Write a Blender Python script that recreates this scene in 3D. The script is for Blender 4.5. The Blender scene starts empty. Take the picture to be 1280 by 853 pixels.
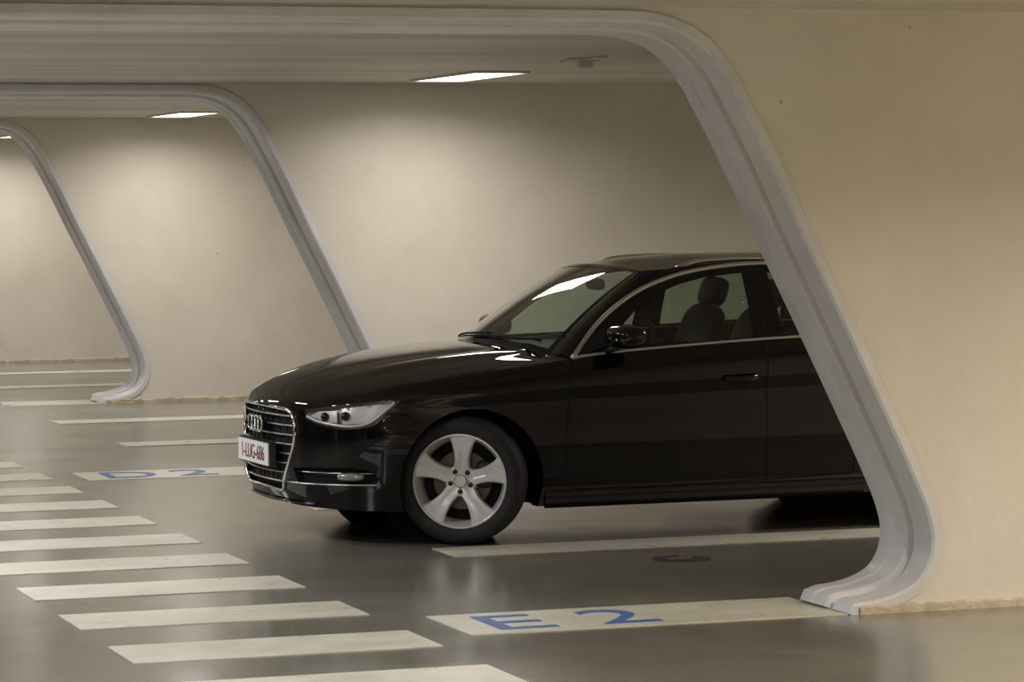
import bpy, bmesh, math, random
import numpy as np
from mathutils import Vector, Matrix
from mathutils.geometry import delaunay_2d_cdt
random.seed(3)
SC=bpy.context.scene
SC.view_settings.view_transform='Standard'
H=2.52; DA=12.04; MS=7.808; TH=0.45

# ---------------------------------------------------------------- helpers
def link(o,parent=None):
    SC.collection.objects.link(o)
    if parent: o.parent=parent
    return o
def mk(name,verts,faces,mat=None,parent=None,smooth=True,angle=None):
    me=bpy.data.meshes.new(name); me.from_pydata([tuple(map(float,v)) for v in verts],[],faces); me.update()
    if mat:
        for m in (mat if isinstance(mat,list) else [mat]): me.materials.append(m)
    bm=bmesh.new(); bm.from_mesh(me); bmesh.ops.remove_doubles(bm,verts=bm.verts,dist=2e-4)
    bmesh.ops.recalc_face_normals(bm,faces=bm.faces)
    for f in bm.faces: f.smooth=smooth
    if angle:
        for e in bm.edges:
            if len(e.link_faces)==2 and e.calc_face_angle(0)>math.radians(angle): e.smooth=False
    bm.to_mesh(me); bm.free()
    return link(bpy.data.objects.new(name,me),parent)
def empty(name,loc=(0,0,0),rz=0):
    o=bpy.data.objects.new(name,None); o.location=loc; o.rotation_euler=(0,0,rz); o.empty_display_size=.2
    return link(o)
def pchip(xs,ys):
    xs=np.array(xs,float); ys=np.array(ys,float); h=np.diff(xs); d=np.diff(ys)/h; m=np.zeros(len(xs))
    m[0]=d[0]; m[-1]=d[-1]
    for i in range(1,len(xs)-1):
        if d[i-1]*d[i]>0:
            w1=2*h[i]+h[i-1]; w2=h[i]+2*h[i-1]; m[i]=(w1+w2)/(w1/d[i-1]+w2/d[i])
    def f(x):
        x=min(max(x,xs[0]),xs[-1]); i=min(max(int(np.searchsorted(xs,x))-1,0),len(h)-1)
        t=(x-xs[i])/h[i]
        return ((1+2*t)*(1-t)**2*ys[i]+t*(1-t)**2*h[i]*m[i]+t*t*(3-2*t)*ys[i+1]+t*t*(t-1)*h[i]*m[i+1])
    return f
def catmull(pts,n=12,closed=False):
    P=[np.array(p,float) for p in pts]; out=[]; N=len(P)
    rng=range(N if closed else N-1)
    for i in rng:
        if closed: a,b,c,d=P[(i-1)%N],P[i],P[(i+1)%N],P[(i+2)%N]
        else:
            b,c=P[i],P[i+1]; a=P[i-1] if i>0 else 2*b-c; d=P[i+2] if i+2<N else 2*c-b
        l=lambda u,v: max(np.linalg.norm(u-v)**.5,1e-6)
        t0=0;t1=t0+l(a,b);t2=t1+l(b,c);t3=t2+l(c,d)
        for k in range(n):
            t=t1+(t2-t1)*k/n
            A1=(t1-t)/(t1-t0)*a+(t-t0)/(t1-t0)*b; A2=(t2-t)/(t2-t1)*b+(t-t1)/(t2-t1)*c; A3=(t3-t)/(t3-t2)*c+(t-t2)/(t3-t2)*d
            B1=(t2-t)/(t2-t0)*A1+(t-t0)/(t2-t0)*A2; B2=(t3-t)/(t3-t1)*A2+(t-t1)/(t3-t1)*A3
            out.append((t2-t)/(t2-t1)*B1+(t-t1)/(t2-t1)*B2)
    if not closed: out.append(P[-1])
    return out
def resample(pts,step,closed=True):
    P=[np.array(p,float) for p in pts]
    if closed: P=P+[P[0]]
    out=[]
    for a,b in zip(P[:-1],P[1:]):
        n=max(1,int(math.ceil(np.linalg.norm(b-a)/step)))
        for k in range(n): out.append(a+(b-a)*k/n)
    if not closed: out.append(P[-1])
    return out
def inside(p,poly):
    x,y=p; c=False; n=len(poly); j=n-1
    for i in range(n):
        xi,yi=poly[i][0],poly[i][1]; xj,yj=poly[j][0],poly[j][1]
        if (yi>y)!=(yj>y) and x<(xj-xi)*(y-yi)/(yj-yi)+xi: c=not c
        j=i
    return c
def patch(fn,outer,holes=(),step=.03,off=0.0,mirror=True,res=True):
    """triangulated patch of surface fn(a,b)->(x,y,z) in the 2D domain outer-holes"""
    loops=[resample(outer,step)]+[resample(h,step*.6) for h in holes] if res else [list(outer)]+[list(h) for h in holes]
    V=[];E=[]
    for L in loops:
        b=len(V); V+= [tuple(p) for p in L]; E+=[(b+i,b+(i+1)%len(L)) for i in range(len(L))]
    B=np.array(V); mn=B.min(0); mx=B.max(0)
    polys=[[tuple(p) for p in L] for L in loops]
    y=mn[1]+step*.5; r=0
    while y<mx[1]:
        x=mn[0]+step*(.5 if r%2 else .0)+.001
        while x<mx[0]:
            if inside((x,y),polys[0]) and not any(inside((x,y),h) for h in polys[1:]):
                if ((B-np.array((x,y)))**2).sum(1).min()>(step*.45)**2: V.append((x,y))
            x+=step
        y+=step*.87; r+=1
    vo,eo,fo,_,_,_=delaunay_2d_cdt([Vector(v) for v in V],E,[],0,1e-6)
    F=[]
    for f in fo:
        c=(sum(vo[i][0] for i in f)/3,sum(vo[i][1] for i in f)/3)
        if inside(c,polys[0]) and not any(inside(c,h) for h in polys[1:]): F.append(tuple(f))
    P=[]
    for v in vo:
        p=np.array(fn(v[0],v[1]))
        if off:
            e=1e-3; pu=np.array(fn(v[0]+e,v[1]))-p; pv=np.array(fn(v[0],v[1]+e))-p
            n=np.cross(pu,pv); n/=max(np.linalg.norm(n),1e-9)
            if n@(p-np.array((1.3,0,.6)))<0: n=-n
            p=p+n*off
        P.append(p)
    if mirror:
        k=len(P); P=P+[np.array((p[0],-p[1],p[2])) for p in P]; F=F+[tuple(i+k for i in reversed(f)) for f in F]
    return P,F
def merge(*pf):
    V=[];F=[]
    for v,f in pf:
        b=len(V); V+=list(v); F+=[tuple(i+b for i in q) for q in f]
    return V,F
def grid(fn,nu,nv,mirror=False):
    V=[fn(i/nu,j/nv) for i in range(nu+1) for j in range(nv+1)]
    F=[(i*(nv+1)+j,(i+1)*(nv+1)+j,(i+1)*(nv+1)+j+1,i*(nv+1)+j+1) for i in range(nu) for j in range(nv)]
    if mirror:
        k=len(V); V=V+[(p[0],-p[1],p[2]) for p in V]; F=F+[tuple(q+k for q in reversed(f)) for f in F]
    return V,F
def mirr(pf):
    V,F=pf; k=len(V)
    return list(V)+[(p[0],-p[1],p[2]) for p in V], list(F)+[tuple(q+k for q in reversed(f)) for f in F]
def tube(pts,r,n=8,closed=False,rz=None):
    P=[Vector(p) for p in pts]; N=len(P); V=[];F=[]
    up=Vector((0,0,1))
    for i,p in enumerate(P):
        a=P[(i-1)%N] if (closed or i>0) else p; b=P[(i+1)%N] if (closed or i<N-1) else p
        t=(b-a).normalized(); s=t.cross(up)
        if s.length<.05: s=t.cross(Vector((0,1,0)))
        s.normalize(); u=s.cross(t).normalized()
        rr=r(i/(N-1)) if callable(r) else r
        r2=rr if rz is None else rz
        for k in range(n):
            an=2*math.pi*k/n; V.append(p+s*math.cos(an)*rr+u*math.sin(an)*r2)
    for i in range(N if closed else N-1):
        for k in range(n):
            F.append((i*n+k,i*n+(k+1)%n,((i+1)%N)*n+(k+1)%n,((i+1)%N)*n+k))
    if not closed:
        F.append(tuple(range(n))); F.append(tuple((N-1)*n+k for k in range(n)))
    return V,F
def lathe(prof,n=64,axis='y',c=(0,0,0)):
    V=[];F=[];m=len(prof)
    for i in range(n):
        a=2*math.pi*i/n
        for r,h in prof:
            if axis=='y': V.append((c[0]+r*math.cos(a),c[1]+h,c[2]+r*math.sin(a)))
            else: V.append((c[0]+r*math.cos(a),c[1]+r*math.sin(a),c[2]+h))
    for i in range(n):
        for j in range(m-1):
            F.append((i*m+j,((i+1)%n)*m+j,((i+1)%n)*m+j+1,i*m+j+1))
    return V,F
def superell(c,s,e1=.6,e2=.6,n=28,m=18,rot=None):
    V=[];F=[]
    sp=lambda w,e: math.copysign(abs(w)**e,w)
    for j in range(m+1):
        ph=-math.pi/2+math.pi*j/m
        for i in range(n):
            th=2*math.pi*i/n
            v=Vector((s[0]*sp(math.cos(ph),e1)*sp(math.cos(th),e2),s[1]*sp(math.cos(ph),e1)*sp(math.sin(th),e2),s[2]*sp(math.sin(ph),e1)))
            if rot: v=rot@v
            V.append(v+Vector(c))
    for j in range(m):
        for i in range(n): F.append((j*n+i,j*n+(i+1)%n,(j+1)*n+(i+1)%n,(j+1)*n+i))
    return V,F
def box(x0,x1,y0,y1,z0,z1):
    V=[(x,y,z) for x in (x0,x1) for y in (y0,y1) for z in (z0,z1)]
    return V,[(0,1,3,2),(4,6,7,5),(0,4,5,1),(2,3,7,6),(0,2,6,4),(1,5,7,3)]
def prism(poly,y0,y1):
    n=len(poly); V=[(p[0],y0,p[1]) for p in poly]+[(p[0],y1,p[1]) for p in poly]
    return V,[tuple(range(n)),tuple(range(2*n-1,n-1,-1))]+[(i,(i+1)%n,n+(i+1)%n,n+i) for i in range(n)]

# ---------------------------------------------------------------- materials
def mat(name,col,rough=.5,metal=0,**kw):
    m=bpy.data.materials.new(name); m.use_nodes=True; b=m.node_tree.nodes["Principled BSDF"]
    b.inputs["Base Color"].default_value=(*col,1); b.inputs["Roughness"].default_value=rough; b.inputs["Metallic"].default_value=metal
    for k,v in kw.items():
        k=k.replace("_"," "); b.inputs[k].default_value=v
    return m
def noisemat(name,c1,c2,scale,rough=(.5,.6),bump=.0,bscale=60,detail=6,stretch=(1,1,1),spots=None,lo=.35,hi=.65,spec=.5,fine=0,marks=0):
    m=mat(name,c1); nt=m.node_tree; N=nt.nodes; L=nt.links; b=N["Principled BSDF"]
    tc=N.new("ShaderNodeTexCoord"); mp=N.new("ShaderNodeMapping"); mp.inputs["Scale"].default_value=stretch
    L.new(tc.outputs["Object"],mp.inputs["Vector"])
    n=N.new("ShaderNodeTexNoise"); n.inputs["Scale"].default_value=scale; n.inputs["Detail"].default_value=detail; n.inputs["Roughness"].default_value=.6
    L.new(mp.outputs[0],n.inputs["Vector"])
    r=N.new("ShaderNodeValToRGB"); r.color_ramp.elements[0].position=lo; r.color_ramp.elements[1].position=hi
    r.color_ramp.elements[0].color=(*c1,1); r.color_ramp.elements[1].color=(*c2,1); L.new(n.outputs["Fac"],r.inputs[0])
    out=r.outputs[0]
    if marks:
        n4=N.new("ShaderNodeTexNoise"); n4.inputs["Scale"].default_value=2.2; n4.inputs["Detail"].default_value=8; n4.inputs["Roughness"].default_value=.7; n4.inputs["Distortion"].default_value=1.2; L.new(tc.outputs["Object"],n4.inputs["Vector"])
        m4=N.new("ShaderNodeMapRange"); m4.inputs["From Min"].default_value=.3; m4.inputs["From Max"].default_value=.7; m4.inputs["To Min"].default_value=1-marks; m4.inputs["To Max"].default_value=1+marks; L.new(n4.outputs["Fac"],m4.inputs["Value"])
        x4=N.new("ShaderNodeVectorMath"); x4.operation='SCALE'; L.new(out,x4.inputs[0]); L.new(m4.outputs[0],x4.inputs["Scale"]); out=x4.outputs[0]
    if fine:
        nf=N.new("ShaderNodeTexNoise"); nf.inputs["Scale"].default_value=220; nf.inputs["Detail"].default_value=3; L.new(tc.outputs["Object"],nf.inputs["Vector"])
        mr0=N.new("ShaderNodeMapRange"); mr0.inputs["From Min"].default_value=.25; mr0.inputs["From Max"].default_value=.75
        mr0.inputs["To Min"].default_value=1-fine; mr0.inputs["To Max"].default_value=1+fine; L.new(nf.outputs["Fac"],mr0.inputs["Value"])
        mx=N.new("ShaderNodeVectorMath"); mx.operation='SCALE'; L.new(out,mx.inputs[0]); L.new(mr0.outputs[0],mx.inputs["Scale"]); out=mx.outputs[0]
    if spots:
        v=N.new("ShaderNodeTexVoronoi"); v.inputs["Scale"].default_value=spots[0]; v.inputs["Randomness"].default_value=1; L.new(tc.outputs["Object"],v.inputs["Vector"])
        r2=N.new("ShaderNodeValToRGB"); r2.color_ramp.elements[0].position=spots[1]; r2.color_ramp.elements[1].position=spots[1]*1.6
        r2.color_ramp.elements[0].color=(1,1,1,1); r2.color_ramp.elements[1].color=(0,0,0,1); L.new(v.outputs["Distance"],r2.inputs[0])
        mx=N.new("ShaderNodeMix"); mx.data_type='RGBA'; L.new(r2.outputs[0],mx.inputs["Factor"]); L.new(out,mx.inputs["A"]); mx.inputs["B"].default_value=(*spots[2],1); out=mx.outputs["Result"]
    L.new(out,b.inputs["Base Color"])
    mr=N.new("ShaderNodeMapRange"); mr.inputs["To Min"].default_value=rough[0]; mr.inputs["To Max"].default_value=rough[1]; mr.inputs["From Min"].default_value=.3; mr.inputs["From Max"].default_value=.7
    n3=N.new("ShaderNodeTexNoise"); n3.inputs["Scale"].default_value=scale*1.7; n3.inputs["Detail"].default_value=5; L.new(mp.outputs[0],n3.inputs["Vector"])
    L.new(n3.outputs["Fac"],mr.inputs["Value"]); L.new(mr.outputs[0],b.inputs["Roughness"])
    b.inputs["Specular IOR Level"].default_value=spec
    if bump:
        n2=N.new("ShaderNodeTexNoise"); n2.inputs["Scale"].default_value=bscale; n2.inputs["Detail"].default_value=4; L.new(tc.outputs["Object"],n2.inputs["Vector"])
        bp=N.new("ShaderNodeBump"); bp.inputs["Strength"].default_value=bump; bp.inputs["Distance"].default_value=.02; L.new(n2.outputs["Fac"],bp.inputs["Height"]); L.new(bp.outputs[0],b.inputs["Normal"])
    return m
M_wall=noisemat("painted_concrete_wall",(.69,.635,.54),(.76,.705,.605),.9,(.55,.7),.08,30,spots=(2.3,.014,(.45,.38,.28)),marks=.03)
M_ceil=noisemat("painted_concrete_ceiling",(.50,.455,.39),(.68,.63,.55),.8,(.45,.6),.06,20,stretch=(.35,2.4,1))
M_floor=noisemat("coated_concrete_floor",(.185,.18,.14),(.25,.225,.18),.5,(.14,.23),.022,11,fine=.12,spec=.6,lo=.3,hi=.7,marks=.14)
M_paint=noisemat("cream_road_paint",(.66,.62,.49),(.78,.74,.60),3.0,(.26,.38),.03,30,fine=.06,spots=(7,.03,(.42,.38,.28)),marks=.06)
M_blue=noisemat("blue_road_paint",(.035,.12,.36),(.06,.17,.46),14,(.4,.5))
M_trim=noisemat("light_grey_trim_paint",(.62,.61,.605),(.72,.71,.705),3,(.35,.48),.04,40)
M_base=noisemat("rough_concrete_base",(.42,.34,.23),(.66,.58,.44),9,(.7,.9),.5,50)
M_stain=noisemat("oil_stain_brown",(.05,.03,.02),(.09,.06,.04),14,(.4,.6))
M_car=mat("black_car_paint",(.0025,.0025,.0025),.5,0,Coat_Weight=1.0,Coat_Roughness=.01,Coat_IOR=1.55,Specular_IOR_Level=.0)
M_blackpl=mat("black_plastic",(.012,.012,.012),.45)
M_matte=mat("matte_black",(.004,.004,.004),.8)
M_gloss=mat("gloss_black_trim",(.006,.006,.006),.08)
M_chrome=mat("polished_chrome",(.82,.81,.78),.12,1)
M_satin=mat("satin_aluminium",(.74,.72,.66),.28,1)
M_rim=mat("silver_alloy",(.80,.78,.73),.35,.35,Coat_Weight=.5,Coat_Roughness=.08)
M_tyre=noisemat("tyre_rubber",(.014,.013,.012),(.022,.021,.02),30,(.65,.8),.1,90)
M_disc=mat("brake_disc_steel",(.16,.13,.10),.4,.9)
M_int=mat("dark_interior",(.026,.025,.023),.7)
M_seat=mat("dark_seat_leather",(.022,.021,.02),.45)
M_plate=mat("plate_white",(.86,.84,.80),.35)
M_red=mat("plate_red",(.22,.02,.03),.5)
M_taill=mat("tail_lamp_red",(.35,.01,.01),.1)
M_lampin=mat("headlamp_reflector",(.85,.84,.80),.30,.35)
M_fog=mat("fog_lamp_lens",(.40,.39,.36),.15,.6)
M_plas=mat("white_plastic",(.6,.57,.5),.4)
M_hlgrey=mat("headlamp_bezel_grey",(.34,.33,.30),.3,.3)
def glassmat(name,tint,r0=.075):
    m=bpy.data.materials.new(name); m.use_nodes=True; nt=m.node_tree; N=nt.nodes; L=nt.links; N.clear()
    o=N.new("ShaderNodeOutputMaterial"); mx=N.new("ShaderNodeMixShader"); t=N.new("ShaderNodeBsdfTransparent"); g=N.new("ShaderNodeBsdfGlossy")
    geo=N.new("ShaderNodeNewGeometry"); dt=N.new("ShaderNodeVectorMath"); dt.operation='DOT_PRODUCT'
    L.new(geo.outputs["Incoming"],dt.inputs[0]); L.new(geo.outputs["Normal"],dt.inputs[1])
    ab=N.new("ShaderNodeMath"); ab.operation='ABSOLUTE'; L.new(dt.outputs["Value"],ab.inputs[0])
    one=N.new("ShaderNodeMath"); one.operation='SUBTRACT'; one.inputs[0].default_value=1; L.new(ab.outputs[0],one.inputs[1])
    pw=N.new("ShaderNodeMath"); pw.operation='POWER'; L.new(one.outputs[0],pw.inputs[0]); pw.inputs[1].default_value=5
    ma=N.new("ShaderNodeMath"); ma.operation='MULTIPLY_ADD'; L.new(pw.outputs[0],ma.inputs[0]); ma.inputs[1].default_value=.92-r0; ma.inputs[2].default_value=r0
    t.inputs[0].default_value=(*tint,1); g.inputs["Roughness"].default_value=.01; g.inputs["Color"].default_value=(1,1,1,1)
    L.new(ma.outputs[0],mx.inputs[0]); L.new(t.outputs[0],mx.inputs[1]); L.new(g.outputs[0],mx.inputs[2]); L.new(mx.outputs[0],o.inputs[0])
    return m
M_glass=glassmat("tinted_side_glass",(.54,.62,.54)); M_wind=glassmat("windscreen_glass",(.72,.82,.76),.12); M_clear=glassmat("clear_lens",(.95,.95,.95))
def emis(name,col,s):
    m=mat(name,(.9,.9,.9)); b=m.node_tree.nodes["Principled BSDF"]; b.inputs["Emission Color"].default_value=(*col,1); b.inputs["Emission Strength"].default_value=s; return m
M_diff=emis("lamp_diffuser",(1,.97,.92),5.0)

# ---------------------------------------------------------------- building
X0,X1=-8.5,11.5; Y0,Y1=-11.4,51.0
mk("floor",*box(X0-.3,X1+.3,Y0-.3,Y1+.3,-.2,0),M_floor,smooth=False)
mk("ceiling",*box(X0-.3,X1+.3,Y0-.3,Y1+.3,H,H+.2),M_ceil,smooth=False)
mk("wall_right",*box(X1,X1+.3,Y0,Y1,0,H),M_wall,smooth=False)
mk("wall_left",*box(X0-.3,X0,Y0,Y1,0,H),M_wall,smooth=False)
mk("wall_back",*box(X0-.3,X1+.3,Y1,Y1+.3,0,H),M_wall,smooth=False)
mk("wall_front",*box(X0-.3,X1+.3,Y0-.3,Y0,0,H),M_wall,smooth=False)
CX=1.2
half=[(CX,2.47),(3.6,2.47),(4.50,2.47),(4.66,2.465),(4.80,2.435),(4.91,2.37),(5.01,2.26),(5.11,2.09),(5.22,1.88),(5.35,1.61),(5.55,1.21),(5.71,.885),(5.85,.595),(5.925,.42),(5.95,.30),(5.93,.195),(5.87,.115),(5.78,.07),(5.68,.045),(5.58,.035)]
hp=[half[0],half[1]]+[tuple(p) for p in catmull(half[2:],6)]+[(5.565,0.0)]
left=[(2*CX-x,z) for x,z in hp]
opening=list(reversed(left))+hp[1:]
wallpoly=[(X0,0)]+opening+[(X1,0),(X1,H),(X0,H)]
prof=[(-.012,-.035),(-.012,.0),(-.004,.012),(.02,.016),(.150,.018),(.158,.012),(.163,-.004),(.180,-.004),(.187,.028),(.198,.036),(.30,.038),(.308,.032),(.322,.032),(.330,.040),(.42,.042),(TH+.012,.03),(TH+.012,-.035)]
nrm=[]
for i,p in enumerate(opening):
    a=np.array(opening[max(i-1,0)]);b=np.array(opening[min(i+1,len(opening)-1)]);t=(b-a)/np.linalg.norm(b-a)
    nrm.append((t[1],-t[0]))
for wi,k in enumerate(range(-2,5)):
    y=DA+k*MS
    V,F=prism(wallpoly,y,y+TH)
    mk("wall_partition",V,F,M_wall,smooth=False)
    V=[];F=[];m=len(prof)
    for (px,pz),(nx,nz) in zip(opening,nrm):
        for py,d in prof:
            V.append((px+nx*d,y+py,max(pz+nz*d,.0)))
    n=len(opening)
    for i in range(n-1):
        for j in range(m-1): F.append((i*m+j,i*m+j+1,(i+1)*m+j+1,(i+1)*m+j))
    mk("trim_%d"%(wi+1),V,F,M_trim,angle=28)
    for sx in (1,-1):
        xa,xb=(5.60,X1) if sx>0 else (X0,2*CX-5.60)
        for yy0,yy1 in ((y-.022,y+.002),(y+TH-.002,y+TH+.022)):
            n=160; V=[];F=[]
            for i in range(n+1):
                xx=xa+(xb-xa)*i/n; hh=.035+random.uniform(-.007,.007)
                for yy,zz in ((yy0,0),(yy0,hh*.8),(yy0+.008 if yy0<y+.1 else yy0,hh),(yy1,hh),(yy1,0)): V.append((xx,yy,zz))
            for i in range(n):
                for j in range(4): F.append((i*5+j,(i+1)*5+j,(i+1)*5+j+1,i*5+j+1))
            F+= [(0,1,2,3,4),tuple(n*5+q for q in range(5))]
            mk("baseboard_%s"%("right" if sx>0 else "left"),V,F,M_base,smooth=False)

# floor markings
def slab(rects,z=.004):
    V=[];F=[]
    for (a,b,c,d) in rects:
        k=len(V); v,f=box(a,b,c,d,.0003,z); V+=v; F+=[tuple(i+k for i in q) for q in f]
    return V,F
rects=[]
ys=11.77-1.03*6
while ys<44:
    rects.append((2.47,3.70,ys,ys+.49)); ys+=1.032
mk("pedestrian_crossing_marking",*slab(rects),M_paint,smooth=False)
rects=[]
for k in range(-1,5):
    y=DA+k*MS
    rects.append((3.90,5.555,y+.0,y+.62))
    for j in (1,2): rects.append((4.71,X1-.02,y+j*MS/3+.12,y+j*MS/3+.53))
mk("parking_bay_marking",*slab(rects),M_paint,smooth=False)
def ftext(name,s,x,y,size,sx=1,extr=.001,mat_=M_blue):
    c=bpy.data.curves.new(name,"FONT"); c.body=s; c.size=size; c.extrude=extr; c.offset=.0; c.materials.append(mat_)
    o=bpy.data.objects.new(name,c); o.location=(x,y,.0055); o.scale=(sx,1,1); return link(o)
for k,ch in ((-1,"F"),(0,"E"),(1,"D"),(2,"C")):
    y=DA+k*MS
    e=empty("bay_label_marking",(0,0,0))
    a=ftext("letter",ch,4.01,y+.09,.62,1.02 if ch in "EF" else .86); b=ftext("digit","2",4.48,y+.09,.62,.98); a.parent=e; b.parent=e
# stain
n=26
pts=[(math.cos(2*math.pi*i/n)*(.13+.03*random.random()),math.sin(2*math.pi*i/n)*(.12+.05*random.random())) for i in range(n)]
pin=[(x*.5,y*.40+.03) for x,y in pts]
V=[(5.69+x,14.26+y,.001) for x,y in pts]+[(5.69+x,14.26+y,.001) for x,y in pin]
mk("floor_stain",V,[(i,(i+1)%n,n+(i+1)%n,n+i) for i in range(n) if i not in(3,4,12)],M_stain)

# ceiling lamps and added unseen fill lamps: diffuser panel + the light it gives
def lamp(x,y,col,power,spread=160):
    e=empty("ceiling_lamp_or_fill",(x,y,H))
    w,l=.16,.62
    mk("diffuser",[(-w,-l,-.012),(w,-l,-.012),(w,l,-.012),(-w,l,-.012)],[(0,3,2,1)],M_diff,e,smooth=False)
    parts=[box(-w-.02,w+.02,-l-.02,-l,-.016,0),box(-w-.02,w+.02,l,l+.02,-.016,0),box(-w-.02,-w,-l,l,-.016,0),box(w,w+.02,-l,l,-.016,0)]
    mk("frame",*merge(*parts),M_plas,e,smooth=False)
    ld=bpy.data.lights.new("tube_light","AREA"); ld.shape='RECTANGLE'; ld.size=2*w; ld.size_y=2*l; ld.energy=power; ld.color=col; ld.spread=math.radians(spread)
    lo=bpy.data.objects.new("tube_light",ld); lo.location=(0,0,-.018); link(lo,e)
W_=(1,.88,.69); Nn=(1,.94,.89); Cc=(.90,.92,1.0)
for k in range(-3,5):
    y=DA+k*MS
    if k>=0: lamp(6.02,y+6.5,Nn,28)
    elif k==-1: lamp(6.3,y+4.2,W_,80); lamp(8.6,y+5.0,W_,80)  # second one is fill, added out of view to light the near wall evenly
    else: lamp(6.02,y+4.2,W_,56)
    lamp(1.2,y+2.4,Cc,84); lamp(1.2,y+5.6,Cc,84)
    if -2<=k<=3: lamp(9.2,y+3.4,Nn,72)  # unseen fill lamps, added deep in the bays to even out the light
# smoke detector
e=empty("smoke_detector",(5.97,16.34,H))
mk("base",*lathe([(0,-.001),(.09,-.001),(.09,-.015),(.05,-.02),(.05,-.045),(.035,-.055),(0,-.055)],32,'z'),M_plas,e)
mk("bracket",*box(-.03,.03,-.30,.30,-.012,-.001),M_plas,e,smooth=False)

# ---------------------------------------------------------------- CAR
car=empty("car",(4.8895,16.1278,0),.0254)
plan=[(-.835,0),(-.825,.18),(-.79,.40),(-.715,.585),(-.60,.72),(-.44,.815),(-.22,.862),(.05,.882),(.5,.888),(1.2,.893),(2.0,.893),(2.7,.888),(3.0,.862),(3.22,.79),(3.36,.62),(3.43,.3),(3.45,0)]
pl=catmull([(-.825,-.18)]+plan+[(3.43,-.3)],30)[30:-30]
pl=np.array(pl); seg=np.r_[0,np.cumsum(np.linalg.norm(np.diff(pl,axis=0),axis=1))]; SM=seg[-1]
def C(s):
    s=min(max(s,0),SM); return np.interp(s,seg,pl[:,0]),np.interp(s,seg,pl[:,1])
def sx(x): return float(np.interp(x,pl[:,0],seg))
def sy(y):
    k=int(np.argmax(pl[:,1]>.8)); return float(np.interp(y,pl[:k,1],seg[:k]))
_zt=[(-.835,.745),(-.80,.741),(-.715,.736),(-.60,.752),(-.44,.788),(-.22,.826),(.05,.862),(.3,.892),(.58,.926),(.75,.948),(1.03,.968),(1.68,1.003),(1.87,1.010),(2.6,1.032),(3.0,1.038),(3.22,1.025),(3.36,1.01),(3.45,1.0)]
_ztf=pchip([sx(a) for a,b in _zt],[b for a,b in _zt])
def ztop(s): return _ztf(s)
tuck=pchip([.05,.18,.26,.29,.40,.55,.70,.785,.9],[.93,.955,.972,.980,.990,.998,.984,1.0,1.0])
nosex=pchip([.1,.2,.28,.34,.45,.9],[.10,.055,.02,.0,0,0])
SF=sx(-.30); SR=sx(3.0)
sm=lambda t:(lambda q:q*q*(3-2*q))(min(max(t,0),1))
def P(s,z):
    sg=1
    if s<0: s=-s; sg=-1
    cx,cy=C(s); t=ztop(s)-z
    w=tuck(z-.025*min(max(cx,-.5),2.4)*sm((z-.55)/.2))*(1-.055*max(0,1-t/.12)**2)
    wf=1-sm(s/SF); wr=sm((s-SR)/(SM-SR))
    dx=(nosex(z)+.030*max(0,1-t/.09)**2)*wf - (nosex(z)*.8+.22*max(0,z-.78)**1.2+.03*max(0,1-t/.09)**2)*wr
    return np.array((cx+dx,sg*cy*w,z))
# arches
RW=.327; WB=2.637
def arch(cx,r,cz=.315,n=26,zb=.18):
    a0=math.asin((zb-cz)/r)
    pts=[]
    for i in range(n+1):
        a=math.pi-a0+( a0*2-math.pi)*i/n
        pts.append((cx+r*math.cos(a),cz+r*math.sin(a)))
    return pts
archF=arch(.05,.378); archR=arch(WB+.01,.378)
sgn=lambda pts:[(sx(x),z) for x,z in pts]
outl=[(0,.20),(sy(.4),.20),(sx(-.6),.190)]+sgn(archF)+sgn(archR)+[(sx(3.2),.22),(SM,.25)]
top=[(s,ztop(s)) for s in np.linspace(SM,0,230)]
outer=outl+top
grille=[(sy(.0)-.06,.697),(sy(.28),.694),(sy(.415),.684),(sy(.452),.660),(sy(.465),.60),(sy(.462),.53),(sy(.44),.47),(sy(.385),.36),(sy(.345),.285),(sy(.31),.268),(-.06,.262)]
hl=[(sx(-.760),.685),(sx(-.69),.703),(sx(-.62),.718),(sx(-.50),.732),(sx(-.325),.745),(sx(-.36),.705),(sx(-.41),.655),(sx(-.46),.618),(sx(-.56),.598),(sx(-.65),.608),(sx(-.725),.638),(sx(-.752),.662)]
hl=[tuple(p) for p in catmull(hl,3,True)]
fog=[(sx(-.775),.395),(sx(-.70),.402),(sx(-.55),.405),(sx(-.46),.385),(sx(-.43),.345),(sx(-.46),.325),(sx(-.60),.315),(sx(-.76),.318)]
tl=[(sx(2.95),.93),(sx(3.2),.95),(sx(3.40),.93),(sx(3.42),.80),(sx(3.3),.78),(sx(3.05),.82)]
side=patch(P,outer,[grille,hl,fog,tl],.03)
def flange(pts):
    V=[];F=[]
    pts=resample(pts,.03,False); n=len(pts)
    for x,z in pts:
        p=P(sx(x),z); V+= [p,np.array((p[0],p[1]-.012,p[2])),np.array((p[0],p[1]-.09,p[2]))]
    for i in range(n-1):
        for j in range(2): F.append((i*3+j,(i+1)*3+j,(i+1)*3+j+1,i*3+j+1))
    return mirr((V,F))
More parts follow.
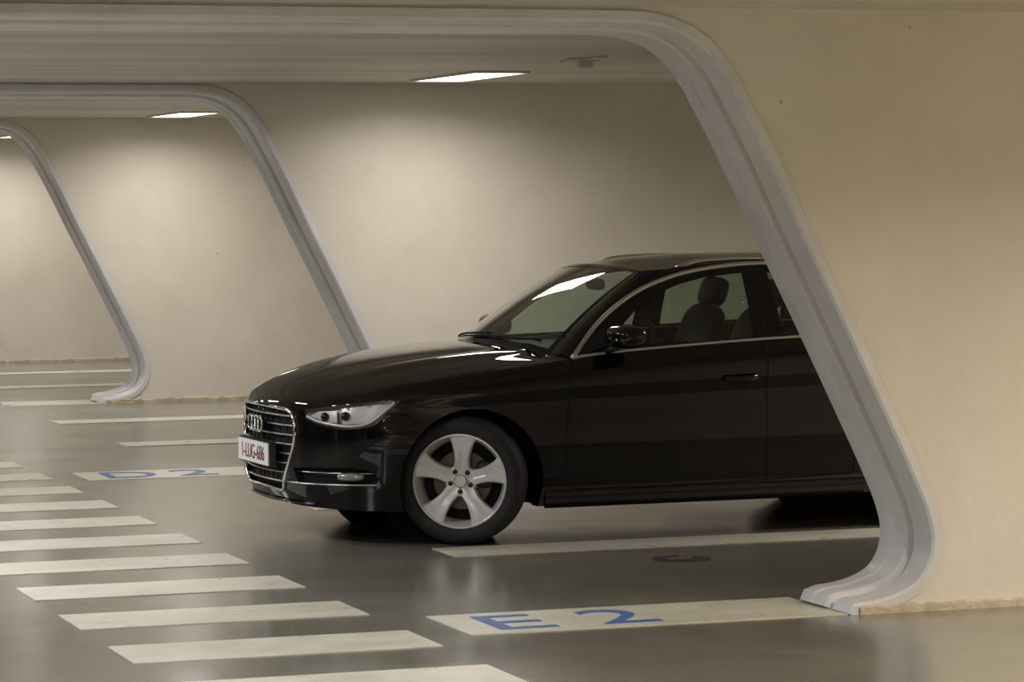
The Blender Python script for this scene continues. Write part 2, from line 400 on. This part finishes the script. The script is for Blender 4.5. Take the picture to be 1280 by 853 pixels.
# hood
ctop=[P(s,ztop(s)) for s in [q for q,_ in reversed(top)]]
cxs=np.array([p[0] for p in ctop]); cys=np.array([p[1] for p in ctop]); czs=np.array([p[2] for p in ctop])
zc=pchip([cxs[0],-.73,-.58,-.36,-.14,.09,.28,.7],[.745,.812,.874,.928,.963,.988,1.0,1.0])
nh=int(np.argmax(cxs>.60))
def hood(x,y):
    ye=np.interp(x,cxs[:nh+1],cys[:nh+1]); ze=np.interp(x,cxs[:nh+1],czs[:nh+1])
    u=min(abs(y)/max(ye,1e-4),1) if ye>1e-4 else 0
    z=ze+(max(zc(x),ze)-ze)*(1-u**2.3)
    fade=sm((x+.72)/.4)
    z+=.008*math.exp(-((u-.66)/.06)**2)*fade
    return np.array((x,y,z))
BC,BS,TC,TS=.34,.19,1.045,.055      # windscreen: base centre / setback, top centre / setback
wbase=[(BC+BS*u*u,.70*u) for u in np.linspace(1,0,16)]
hdom=[(ctop[i][0],ctop[i][1]) for i in range(nh)]+[(.60,float(np.interp(.60,cxs,cys)))]+wbase
hoodp=patch(hood,hdom,[],.03)
def wind(u,v):
    bx,by,bz=BC+BS*u*u,.70*u,hood(BC+BS*u*u,.70*u)[2]
    tx,ty,tz=TC+TS*u*u,.565*u,1.398-.026*u*u
    return np.array((bx+(tx-bx)*v,by+(ty-by)*v,bz+(tz-bz)*v+.030*math.sin(math.pi*v)))
zr=pchip([1.0,1.15,1.33,1.6,2.05,2.6,3.05],[1.398,1.421,1.438,1.450,1.450,1.415,1.350])
def roof(u,v):
    xa=TC+TS*u*u; xb=3.05-.03*u*u; x=xa+(xb-xa)*v
    ed=.035+.012*math.sin(math.pi*min(1,v*1.2))
    e0=1.398-.026*u*u
    z=zr(1.0+(x-xa)*(3.05-1.0)/(xb-xa))-ed*abs(u)**2.2*1.0 if v>0 else e0
    if v<.08: z=e0*(1-v/.08)+z*(v/.08)
    return np.array((x,(.565+(.535-.565)*v)*u,z))
def rearg(u,v):
    tx,ty,tz=roof(u,1.0)
    bx,by,bz=3.34-.10*u*u,.68*u,1.015
    return np.array((tx+(bx-tx)*v,ty+(by-ty)*v,tz+(bz-tz)*v+.015*math.sin(math.pi*v)))
XS=.60; XE=3.22
e2=[(XS,float(np.interp(XS,cxs,czs))),(.77,1.105),(1.0,1.252),(1.24,1.337),(1.47,1.378),(1.77,1.398),(2.2,1.388),(2.6,1.345),(2.95,1.235),(3.13,1.115),(XE,float(np.interp(XE,cxs,czs)))]
e2=catmull(e2,10)
def yg(x,z):
    yb=float(np.interp(x,cxs,cys)); zb=float(np.interp(x,cxs,czs))
    t=max(0,(z-zb)/(1.41-zb))
    return yb-(yb-.612)*t**1.18
gs=lambda x,z: np.array((x,yg(x,z),z))
belt=[(float(x),float(z)) for x,z in zip(cxs,czs) if XS<x<XE]
gout=[tuple(p) for p in e2]+list(reversed(belt))
w1=[(.83,.992),(.88,1.075),(1.0,1.175),(1.12,1.245),(1.26,1.296),(1.42,1.332),(1.64,1.352),(1.625,1.020),(1.3,1.003)]
w2=[(1.80,1.030),(1.79,1.357),(2.1,1.353),(2.4,1.322),(2.52,1.295),(2.56,1.055),(2.2,1.045)]
w3=[(2.66,1.062),(2.64,1.265),(2.78,1.225),(2.95,1.135),(3.0,1.075)]
gside=patch(gs,gout,[w1,w2,w3],.03)
E2=[gs(*p) for p in e2]
def resamp3(pts,n):
    P_=np.array(pts); d=np.r_[0,np.cumsum(np.linalg.norm(np.diff(P_,axis=0),axis=1))]
    return [np.array([np.interp(t,d,P_[:,k]) for k in range(3)]) for t in np.linspace(0,d[-1],n)]
i1=min(range(len(e2)),key=lambda i:abs(e2[i][0]-1.24)); i2=min(range(len(e2)),key=lambda i:abs(e2[i][0]-2.95))
Aseg=[[wind(1,v) for v in np.linspace(0,1,25)],[roof(1,v) for v in np.linspace(0,1,41)],[rearg(1,v) for v in np.linspace(0,1,13)]]
Bseg=[resamp3(E2[:i1+1],25),resamp3(E2[i1:i2+1],41),resamp3(E2[i2:],13)]
A=[];B=[]
for q in range(3):
    A+=Aseg[q][(1 if q else 0):]; B+=Bseg[q][(1 if q else 0):]
nn=7; V=[];F=[]
for a,b in zip(A,B):
    L_=np.linalg.norm(b-a)
    for j in range(nn):
        t=j/(nn-1); p=a*(1-t)+b*t
        p=p+np.array((0,.6,.8))*math.sin(math.pi*t)*.13*L_
        V.append(p)
for i in range(len(A)-1):
    for j in range(nn-1): F.append((i*nn+j,(i+1)*nn+j,(i+1)*nn+j+1,i*nn+j+1))
strip=mirr((V,F))
roofp=grid(lambda a,b: roof(a*2-1,b),28,40)
rgb=[(rearg(u,1)[0],rearg(u,1)[1]) for u in np.linspace(1,0,12)]
deck=[(p[0],p[1]) for p in ctop if p[0]>=XE]
deckp=patch(lambda x,y: np.array((x,y,1.008)),[(XE,float(np.interp(XE,cxs,cys)))]+deck+[(rearg(0,1)[0],0)]+list(reversed(rgb)),[],.04)
mk("body_shell",*merge(side,hoodp,strip,roofp,gside,deckp,flange(archF),flange(archR)),M_car,car,angle=42)
# glass
wg=grid(lambda a,b: wind(a*2-1,b),28,16); mk("windscreen",*wg,M_wind,car)
mk("rear_window",*grid(lambda a,b: rearg(a*2-1,b),16,8),M_glass,car)
mk("side_windows",*merge(patch(gs,w1,[],.05,off=-.004),patch(gs,w2,[],.05,off=-.004),patch(gs,w3,[],.05,off=-.004)),M_glass,car)
V=[]
ring=[(-1,v) for v in np.linspace(1,0,20)]+[(u,0) for u in np.linspace(-1,1,24)][1:]+[(1,v) for v in np.linspace(0,1,20)][1:]+[(u,1) for u in np.linspace(1,-1,24)][1:-1]
inn=[(u*.955,.05+v*.91) for u,v in ring]
for (u,v),(a,b) in zip(ring,inn):
    V.append(wind(u,v)+np.array((-.001,0,.002))); V.append(wind(a,b)+np.array((-.001,0,.002)))
n=len(ring)
mk("windscreen_border",V,[(2*i,2*((i+1)%n),2*((i+1)%n)+1,2*i+1) for i in range(n)],M_gloss,car)
# brightwork
tp=[gs(x,z)+np.array((0,.003,.004)) for x,z in e2]
tp2=[gs(x,z+.006)+np.array((0,.004,0)) for x,z in [(x,z) for x,z in belt if x<3.1]]
mk("window_brightwork",*mirr(merge(tube(tp,.0125,8),tube(tp2,.0085,8))),M_satin,car)
rl=[]
for i in range(41):
    t=i/40; x=1.28+t*1.72; v=(x-1.14)/(3.02-1.14); p=roof(1,v)
    lift=.036*min(1,math.sin(math.pi*min(t,1-t)*5)) if min(t,1-t)<.1 else .036
    rl.append(np.array((x,p[1]+.028,p[2]+lift-.012)))
mk("roof_rails",*mirr(tube(rl,.019,10,rz=.015)),M_satin,car)
# seams
def ribbon(pts,fn,w=.004,off=.0015):
    V=[];F=[]
    P2=[np.array(p) for p in resample(pts,.03,False)]
    for i,p in enumerate(P2):
        a=P2[max(i-1,0)];b=P2[min(i+1,len(P2)-1)];t=(b-a)/np.linalg.norm(b-a);n_=np.array((-t[1],t[0]))*w*.5
        for q in (p+n_,p-n_):
            r=fn(q[0],q[1]); V.append(r+np.array((0,off,0)))
    for i in range(len(P2)-1): F.append((2*i,2*i+2,2*i+3,2*i+1))
    return V,F
S2=lambda l:[(sx(a),b) for a,b in l]
Pn=lambda s,z:P(s,z)
seams=[ribbon(S2([(.60,.925),(.575,.80),(.56,.6),(.55,.42),(.56,.30),(.60,.265),(1.1,.262),(1.675,.272)]),Pn,.006),
 ribbon(S2([(1.69,1.0),(1.68,.8),(1.675,.5),(1.675,.272),(2.18,.285)]),Pn,.006),
 ribbon(S2([(2.62,1.03),(2.62,.90),(2.50,.78),(2.30,.64),(2.20,.5),(2.18,.285)]),Pn,.006),
 ribbon([(1.69,1.005),(1.71,1.2),(1.715,1.39)],gs),
 ribbon(S2([(-.36,.742),(-.20,.80),(0.1,.842),(.55,.905)]),Pn,.003)]
mk("panel_gaps",*mirr(merge(*seams)),M_matte,car)
# sill skirt
V=[];F=[]
xs=np.linspace(.44,2.25,40)
for x in xs:
    for z,o in ((.262,.001),(.245,.012),(.20,.014),(.168,.0),(.16,-.08)):
        p=P(sx(x),max(z,.17)); V.append((x,p[1]+o,z))
for i in range(39):
    for j in range(4): F.append((i*5+j,(i+1)*5+j,(i+1)*5+j+1,i*5+j+1))
mk("sill_skirt",*mirr((V,F)),M_car,car)
fp=[P(s,.195) for s in np.linspace(0,sx(-.40),24)]
poly=[(p[0]+.02,p[1]*.97) for p in fp]+[(-.36,.50),(-.36,0)]
def panp(x,y): return np.array((x,y,.20))
mk("front_undertray",*patch(panp,poly,[],.08),M_matte,car)
mk("underbody",*merge(box(-.45,3.1,-.50,.50,.17,.30),box(.47,2.22,-.80,.80,.17,.24),box(3.05,3.3,-.70,.70,.22,.32)),M_matte,car,smooth=False)
def well(cx):
    V=[];F=[];n=24
    for i in range(n+1):
        a=math.pi*1.08-(math.pi*1.16)*i/n
        for y in (.80,.50): V.append((cx+.39*math.cos(a),y,.315+.39*math.sin(a)))
    for i in range(n): F.append((2*i,2*i+2,2*i+3,2*i+1))
    V2,F2=lathe([(0.0,.50),(.39,.50)],32,'y',(cx,0,.315)); 
    return mirr(merge((V,F),(V2,F2)))
mk("wheel_housings",*merge(well(.05),well(WB+.01)),M_matte,car)
# front end
inset=lambda d:(lambda s,z: P(s,z)+np.array((d*(1-min(abs(s)/.9,.6)),-math.copysign(d*.5*min(abs(s)/.6,1),s) if s else 0,0)))
gp=[(max(a,0),b) for a,b in grille]
mk("grille_backing",*patch(inset(.05),gp,[],.04),M_matte,car)
def gh(z):
    pts=grille[1:-1]; zz=[b for a,b in reversed(pts)]; ss=[a for a,b in reversed(pts)]
    return float(np.interp(z,zz,ss))
sl=[]
for i,z in enumerate(np.linspace(.315,.655,8)):
    g=gh(z)-.012
    sl.append(tube([inset(.016)(s,z) for s in np.linspace(-g,g,30)],.007,8,rz=.0045))
mk("grille_slats",*merge(*sl),M_satin,car)
vs=[]
for f in np.linspace(-.8,.8,9):
    vs.append(tube([inset(.03)(f*gh(z),z) for z in np.linspace(.28,.685,14)],.004,6))
mk("grille_bars",*merge(*vs),M_gloss,car)
fr=[(a,b) for a,b in grille[1:-1]]
full=catmull(fr,5); ring=[P(a,b)+np.array((-.003,.0,0)) for a,b in full]; ring=ring+[np.array((p[0],-p[1],p[2])) for p in reversed(ring)]
mk("grille_frame",*tube(ring,.010,8,True),M_chrome,car)
mk("bumper_lip",*tube([P(s,.215)+np.array((-.008,0,0)) for s in np.linspace(-sy(.6),sy(.6),40)],.009,8,rz=.006),M_gloss,car)
# plate
px=-.858; dz=-.022
mk("number_plate",*box(px-.006,px+.02,-.285,.285,.415+dz,.53+dz),M_plate,car,smooth=False)
mk("number_plate_holder",*box(px,px+.035,-.295,.295,.408+dz,.537+dz),M_blackpl,car,smooth=False)
c=bpy.data.curves.new("plate_text","FONT"); c.body="1-LUG-686"; c.size=.108; c.align_x='CENTER'; c.extrude=.0005; c.materials.append(M_red)
o=bpy.data.objects.new("plate_text",c); link(o,car)
o.matrix_local=Matrix(((0,0,-1,px-.008),(-1,0,0,0),(0,1,0,.436+dz),(0,0,0,1)))@Matrix.Diagonal((.90,1,1,1))
# rings emblem
rg=[]
for i in range(4):
    cy=(i-1.5)*.060; pts=[(-.850,cy+.040*math.cos(a),.598+.040*math.sin(a)) for a in np.linspace(0,2*math.pi,29)[:-1]]
    rg.append(tube(pts,.0055,6,True))
mk("emblem_rings",*merge(*rg),M_chrome,car)
mk("emblem_mount",*box(-.844,-.80,-.135,.135,.576,.620),M_gloss,car,smooth=False)
# headlamps
def insn(d):
    def f(s,z):
        p=P(s,z); q=P(s+.002,z)-p; n_=np.array((q[1],-q[0],0)); n_/=np.linalg.norm(n_)
        if n_@np.array((p[0]-1.3,p[1],0))<0: n_=-n_
        return p-n_*d
    return f
mk("headlamp_housing",*patch(insn(.045),hl,[],.025),M_hlgrey,car)
V=[];n=len(hl)
for p in hl: V+= [P(*p),insn(.045)(*p)]
mk("headlamp_wall",*mirr((V,[(2*i,2*((i+1)%n),2*((i+1)%n)+1,2*i+1) for i in range(n)])),M_blackpl,car)
refl=[(sx(-.60),.622),(sx(-.50),.628),(sx(-.42),.672),(sx(-.355),.728),(sx(-.50),.716),(sx(-.60),.702)]
refl2=[(sx(-.73),.660),(sx(-.655),.630),(sx(-.625),.630),(sx(-.625),.690),(sx(-.70),.685)]
mk("headlamp_reflectors",*merge(patch(insn(.022),refl,[],.02),patch(insn(.026),refl2,[],.02)),M_lampin,car)
pj=[]
for xx,zz,r in ((-.672,.660,.022),(-.585,.664,.024)):
    p=insn(.020)(sx(xx),zz); pj.append(superell(p,(r,r,r),1,1,20,12))
mk("headlamp_projectors",*mirr(merge(*pj)),M_gloss,car)
drl=[insn(.012)(sx(x),z) for x,z in [(-.735,.660),(-.70,.638),(-.64,.622),(-.56,.614),(-.48,.630),(-.43,.665),(-.38,.708),(-.35,.733)]]
mk("daytime_light_strips",*mirr(tube([tuple(q) for q in catmull(drl,4)],.008,6)),M_lampin,car)
mk("headlamp_lens",*patch(P,hl,[],.025),M_clear,car)
# lower intakes
mk("intake_backing",*patch(insn(.05),fog,[],.03),M_matte,car)
V=[];n=len(fog)
for p in fog: V+= [P(*p),insn(.05)(*p)]
mk("intake_wall",*mirr((V,[(2*i,2*((i+1)%n),2*((i+1)%n)+1,2*i+1) for i in range(n)])),M_blackpl,car)
mk("intake_strips",*mirr(merge(tube([insn(-.004)(sx(x),.318) for x in np.linspace(-.80,-.43,20)],.004,6),tube([insn(.02)(sx(x),.375) for x in np.linspace(-.77,-.46,20)],.003,6))),M_satin,car)
p=insn(.018)(sx(-.565),.358)
mk("fog_lamps",*mirr(superell(p,(.072,.026,.022),.8,.8,24,12,Matrix.Rotation(math.radians(32),3,'Z'))),M_fog,car)
mk("tail_lamps",*patch(P,tl,[],.04),M_taill,car)
# mirrors
R=Matrix.Rotation(math.radians(-6),3,'Z')
ms=superell((.845,.985,1.045),(.088,.125,.062),.75,.7,32,20,R)
mk("door_mirrors",*mirr(ms),M_car,car)
st=tube([(.80,.84,.965),(.80,.88,.975),(.82,.93,.99)],.03,10,rz=.018)
mk("mirror_stalks",*mirr(st),M_blackpl,car)
tri=[(.64,float(np.interp(.64,cxs,czs))+.012),(.80,1.085),(.815,.99)]
mk("mirror_sails",*patch(gs,tri,[],.04,off=.004),M_blackpl,car)
def handle(x,z):
    y=P(sx(x),z)[1]
    a=tube([(x-.10,y-.005,z+.004),(x-.085,y+.024,z+.002),(x-.04,y+.036,z),(x+.04,y+.036,z+.002),(x+.08,y+.026,z+.006),(x+.10,y-.005,z+.008)],.011,10,rz=.016)
    return a
mk("door_handles",*mirr(merge(handle(1.525,.808),handle(2.42,.835))),M_car,car)
mk("handle_recesses",*mirr(merge(superell((1.525,P(sx(1.5),.80)[1]-.008,.800),(.085,.012,.034),1,1),superell((2.42,P(sx(2.42),.83)[1]-.008,.826),(.085,.012,.034),1,1))),M_matte,car)
# wipers, parked along the foot of the windscreen
wp=[]
for u0,v0,u1,v1 in ((-.62,.035,.25,.075),(.0,.035,.86,.085)):
    pts=[]
    for t in np.linspace(0,1,12):
        q=wind(-(u0+(u1-u0)*t),v0+(v1-v0)*t); pts.append((q[0]-.003,q[1],q[2]+.010))
    wp.append(tube(pts,.006,6))
mk("wipers",*merge(*wp),M_matte,car)
# interior
mk("cabin_floor",*merge(box(.75,3.1,-.70,.70,.26,.32)),M_int,car,smooth=False)
mk("dashboard",*superell((.88,0,.87),(.28,.72,.115),.5,.35,40,20),M_int,car)
sw=[(1.16+.06*math.sin(a),-.37+.18*math.cos(a),.92+.17*math.sin(a)) for a in np.linspace(0,2*math.pi,33)[:-1]]
mk("steering_wheel",*merge(tube(sw,.014,8,True),tube([(1.16,-.53,.92),(1.15,-.37,.91),(1.16,-.21,.92)],.018,8),tube([(.95,-.37,.85),(1.15,-.37,.91)],.03,8)),M_int,car)
ss=[]
for y in (-.37,.37):
    lean=Matrix.Rotation(math.radians(18),3,'Y')
    ss+= [superell((1.50,y,.50),(.27,.25,.09),.5,.5),superell((1.80,y,.84),(.075,.235,.33),.55,.6,28,18,lean),superell((1.93,y,1.225),(.05,.135,.085),.6,.6,28,18,lean),tube([(1.88,y-.05,1.1),(1.92,y-.05,1.2)],.008,6),tube([(1.88,y+.05,1.1),(1.92,y+.05,1.2)],.008,6)]
ss+= [superell((2.45,0,.50),(.27,.60,.09),.5,.3),superell((2.75,0,.80),(.075,.62,.27),.5,.3,28,18,Matrix.Rotation(math.radians(20),3,'Y'))]
for y in (-.38,.38): ss.append(superell((2.86,y,1.13),(.045,.12,.07),.6,.6))
mk("seats",*merge(*ss),M_seat,car)
mk("rear_view_mirror",*merge(superell((1.07,0,1.29),(.018,.115,.032),.6,.5),tube([(1.07,0,1.3),(1.05,0,1.38)],.01,6)),M_int,car)
mk("headliner",*grid(lambda a,b: tuple(roof((a*2-1)*.97,.03+b*.94)-np.array((0,0,.02))),16,20),M_int,car)

# wheels (axis y, outer face towards -y)
def wheel(name,x,y,rz,spin):
    w=bpy.data.objects.new(name,None); link(w,car); w.location=(x,y,RW); w.rotation_euler=(0,0,rz)
    q=RW-.322
    pr=[(.236,-.094),(.243,-.104),(.262,-.112),(.285,-.113),(.303,-.102),(.314,-.086),(.320,-.066),(.322,-.045),(.314,-.044),(.314,-.036),(.322,-.035),(.3225,-.008),(.314,-.007),(.314,.007),(.3225,.008),(.322,.035),(.314,.036),(.314,.044),(.322,.045),(.320,.066),(.314,.086),(.303,.102),(.285,.113),(.262,.112),(.243,.104),(.236,.094)]
    pr=[(r+(q if r>.28 else 0),h) for r,h in pr]
    mk("tyre",*lathe(pr,96),M_tyre,w,angle=50)
    rp=[(.243,-.100),(.240,-.108),(.233,-.109),(.229,-.102),(.224,-.085),(.212,-.055),(.205,-.01),(.205,.06),(.225,.09),(.243,.10)]
    mk("rim_barrel",*lathe(rp,96),M_rim,w,angle=50)
    R_=[.030,.060,.082,.105,.13,.16,.19,.212,.231]; Wd=[.022,.040,.039,.037,.039,.046,.055,.062,.072]; Yo=[-.070,-.074,-.080,-.088,-.094,-.097,-.099,-.100,-.100]
    parts=[]
    for k in range(5):
        a=spin+k*2*math.pi/5; V=[];F=[]
        for r,wd,yo in zip(R_,Wd,Yo):
            for t,dy in ((-1,.045),(-1,.010),(-.86,.001),(-.35,-.001),(0,.0045),(.35,-.001),(.86,.001),(1,.010),(1,.045)):
                tx=wd*t; rr=r
                if r>.2: rr=math.sqrt(max(r*r-tx*tx,1e-4))
                V.append((rr*math.cos(a)-tx*math.sin(a),yo+dy,rr*math.sin(a)+tx*math.cos(a)))
        m=9
        for i in range(len(R_)-1):
            for j in range(m-1): F.append((i*m+j,(i+1)*m+j,(i+1)*m+j+1,i*m+j+1))
            F.append((i*m+m-1,(i+1)*m+m-1,(i+1)*m,i*m))
        parts.append((V,F))
    parts.append(lathe([(0.0,-.082),(.030,-.082),(.033,-.078),(.035,-.071),(.070,-.073),(.080,-.066),(.084,-.03)],48))
    mk("spokes",*merge(*parts),M_rim,w,angle=35)
    lg=[]
    for k in range(5):
        a=spin+(k+.5)*2*math.pi/5; lg.append(lathe([(0,-.0775),(.0125,-.0775),(.0125,-.05)],14,'y',(.054*math.cos(a),0,.054*math.sin(a))))
    lg.append(lathe([(.0305,-.0832),(.033,-.0832),(.033,-.078)],32))
    mk("wheel_bolts",*merge(*lg),M_blackpl,w)
    mk("brake_disc",*lathe([(0,-.03),(.075,-.03),(.08,-.012),(.150,-.012),(.150,.012),(.05,.012)],48),M_disc,w,angle=40)
    mk("brake_caliper",*superell((.115,-.01,.03),(.045,.035,.07),.5,.5),M_blackpl,w)
    mk("hub_back",*lathe([(0,.03),(.20,.03)],40),M_matte,w)
    return w
ST=math.radians(-29)
wheel("front_left_wheel",0.025,-.782,ST,math.radians(86))
wheel("rear_left_wheel",WB,-.775,0,.4)
wheel("front_right_wheel",0.025,.772,ST+math.pi,.7)
wheel("rear_right_wheel",WB,.775,math.pi,1.0)

# ---------------------------------------------------------------- world + camera
w=bpy.data.worlds.new("World"); SC.world=w; w.use_nodes=True; w.node_tree.nodes["Background"].inputs[0].default_value=(.05,.045,.04,1)
f,yaw,pit,rol=3967.13,.32694,.04299,-.00932
Fv=Vector((math.sin(yaw)*math.cos(pit),math.cos(yaw)*math.cos(pit),-math.sin(pit))); Rv=Vector((math.cos(yaw),-math.sin(yaw),0)); Uv=Rv.cross(Fv)
c_,s_=math.cos(rol),math.sin(rol); R2=Rv*c_+Uv*s_; U2=-Rv*s_+Uv*c_
cd=bpy.data.cameras.new("camera"); cd.sensor_width=36; cd.lens=f/1280*36; cd.clip_end=200
co=link(bpy.data.objects.new("camera",cd))
M=Matrix.Identity(4)
for i in range(3): M[i][0]=R2[i]; M[i][1]=U2[i]; M[i][2]=-Fv[i]
M[2][3]=1.72512
co.matrix_world=M
SC.camera=co
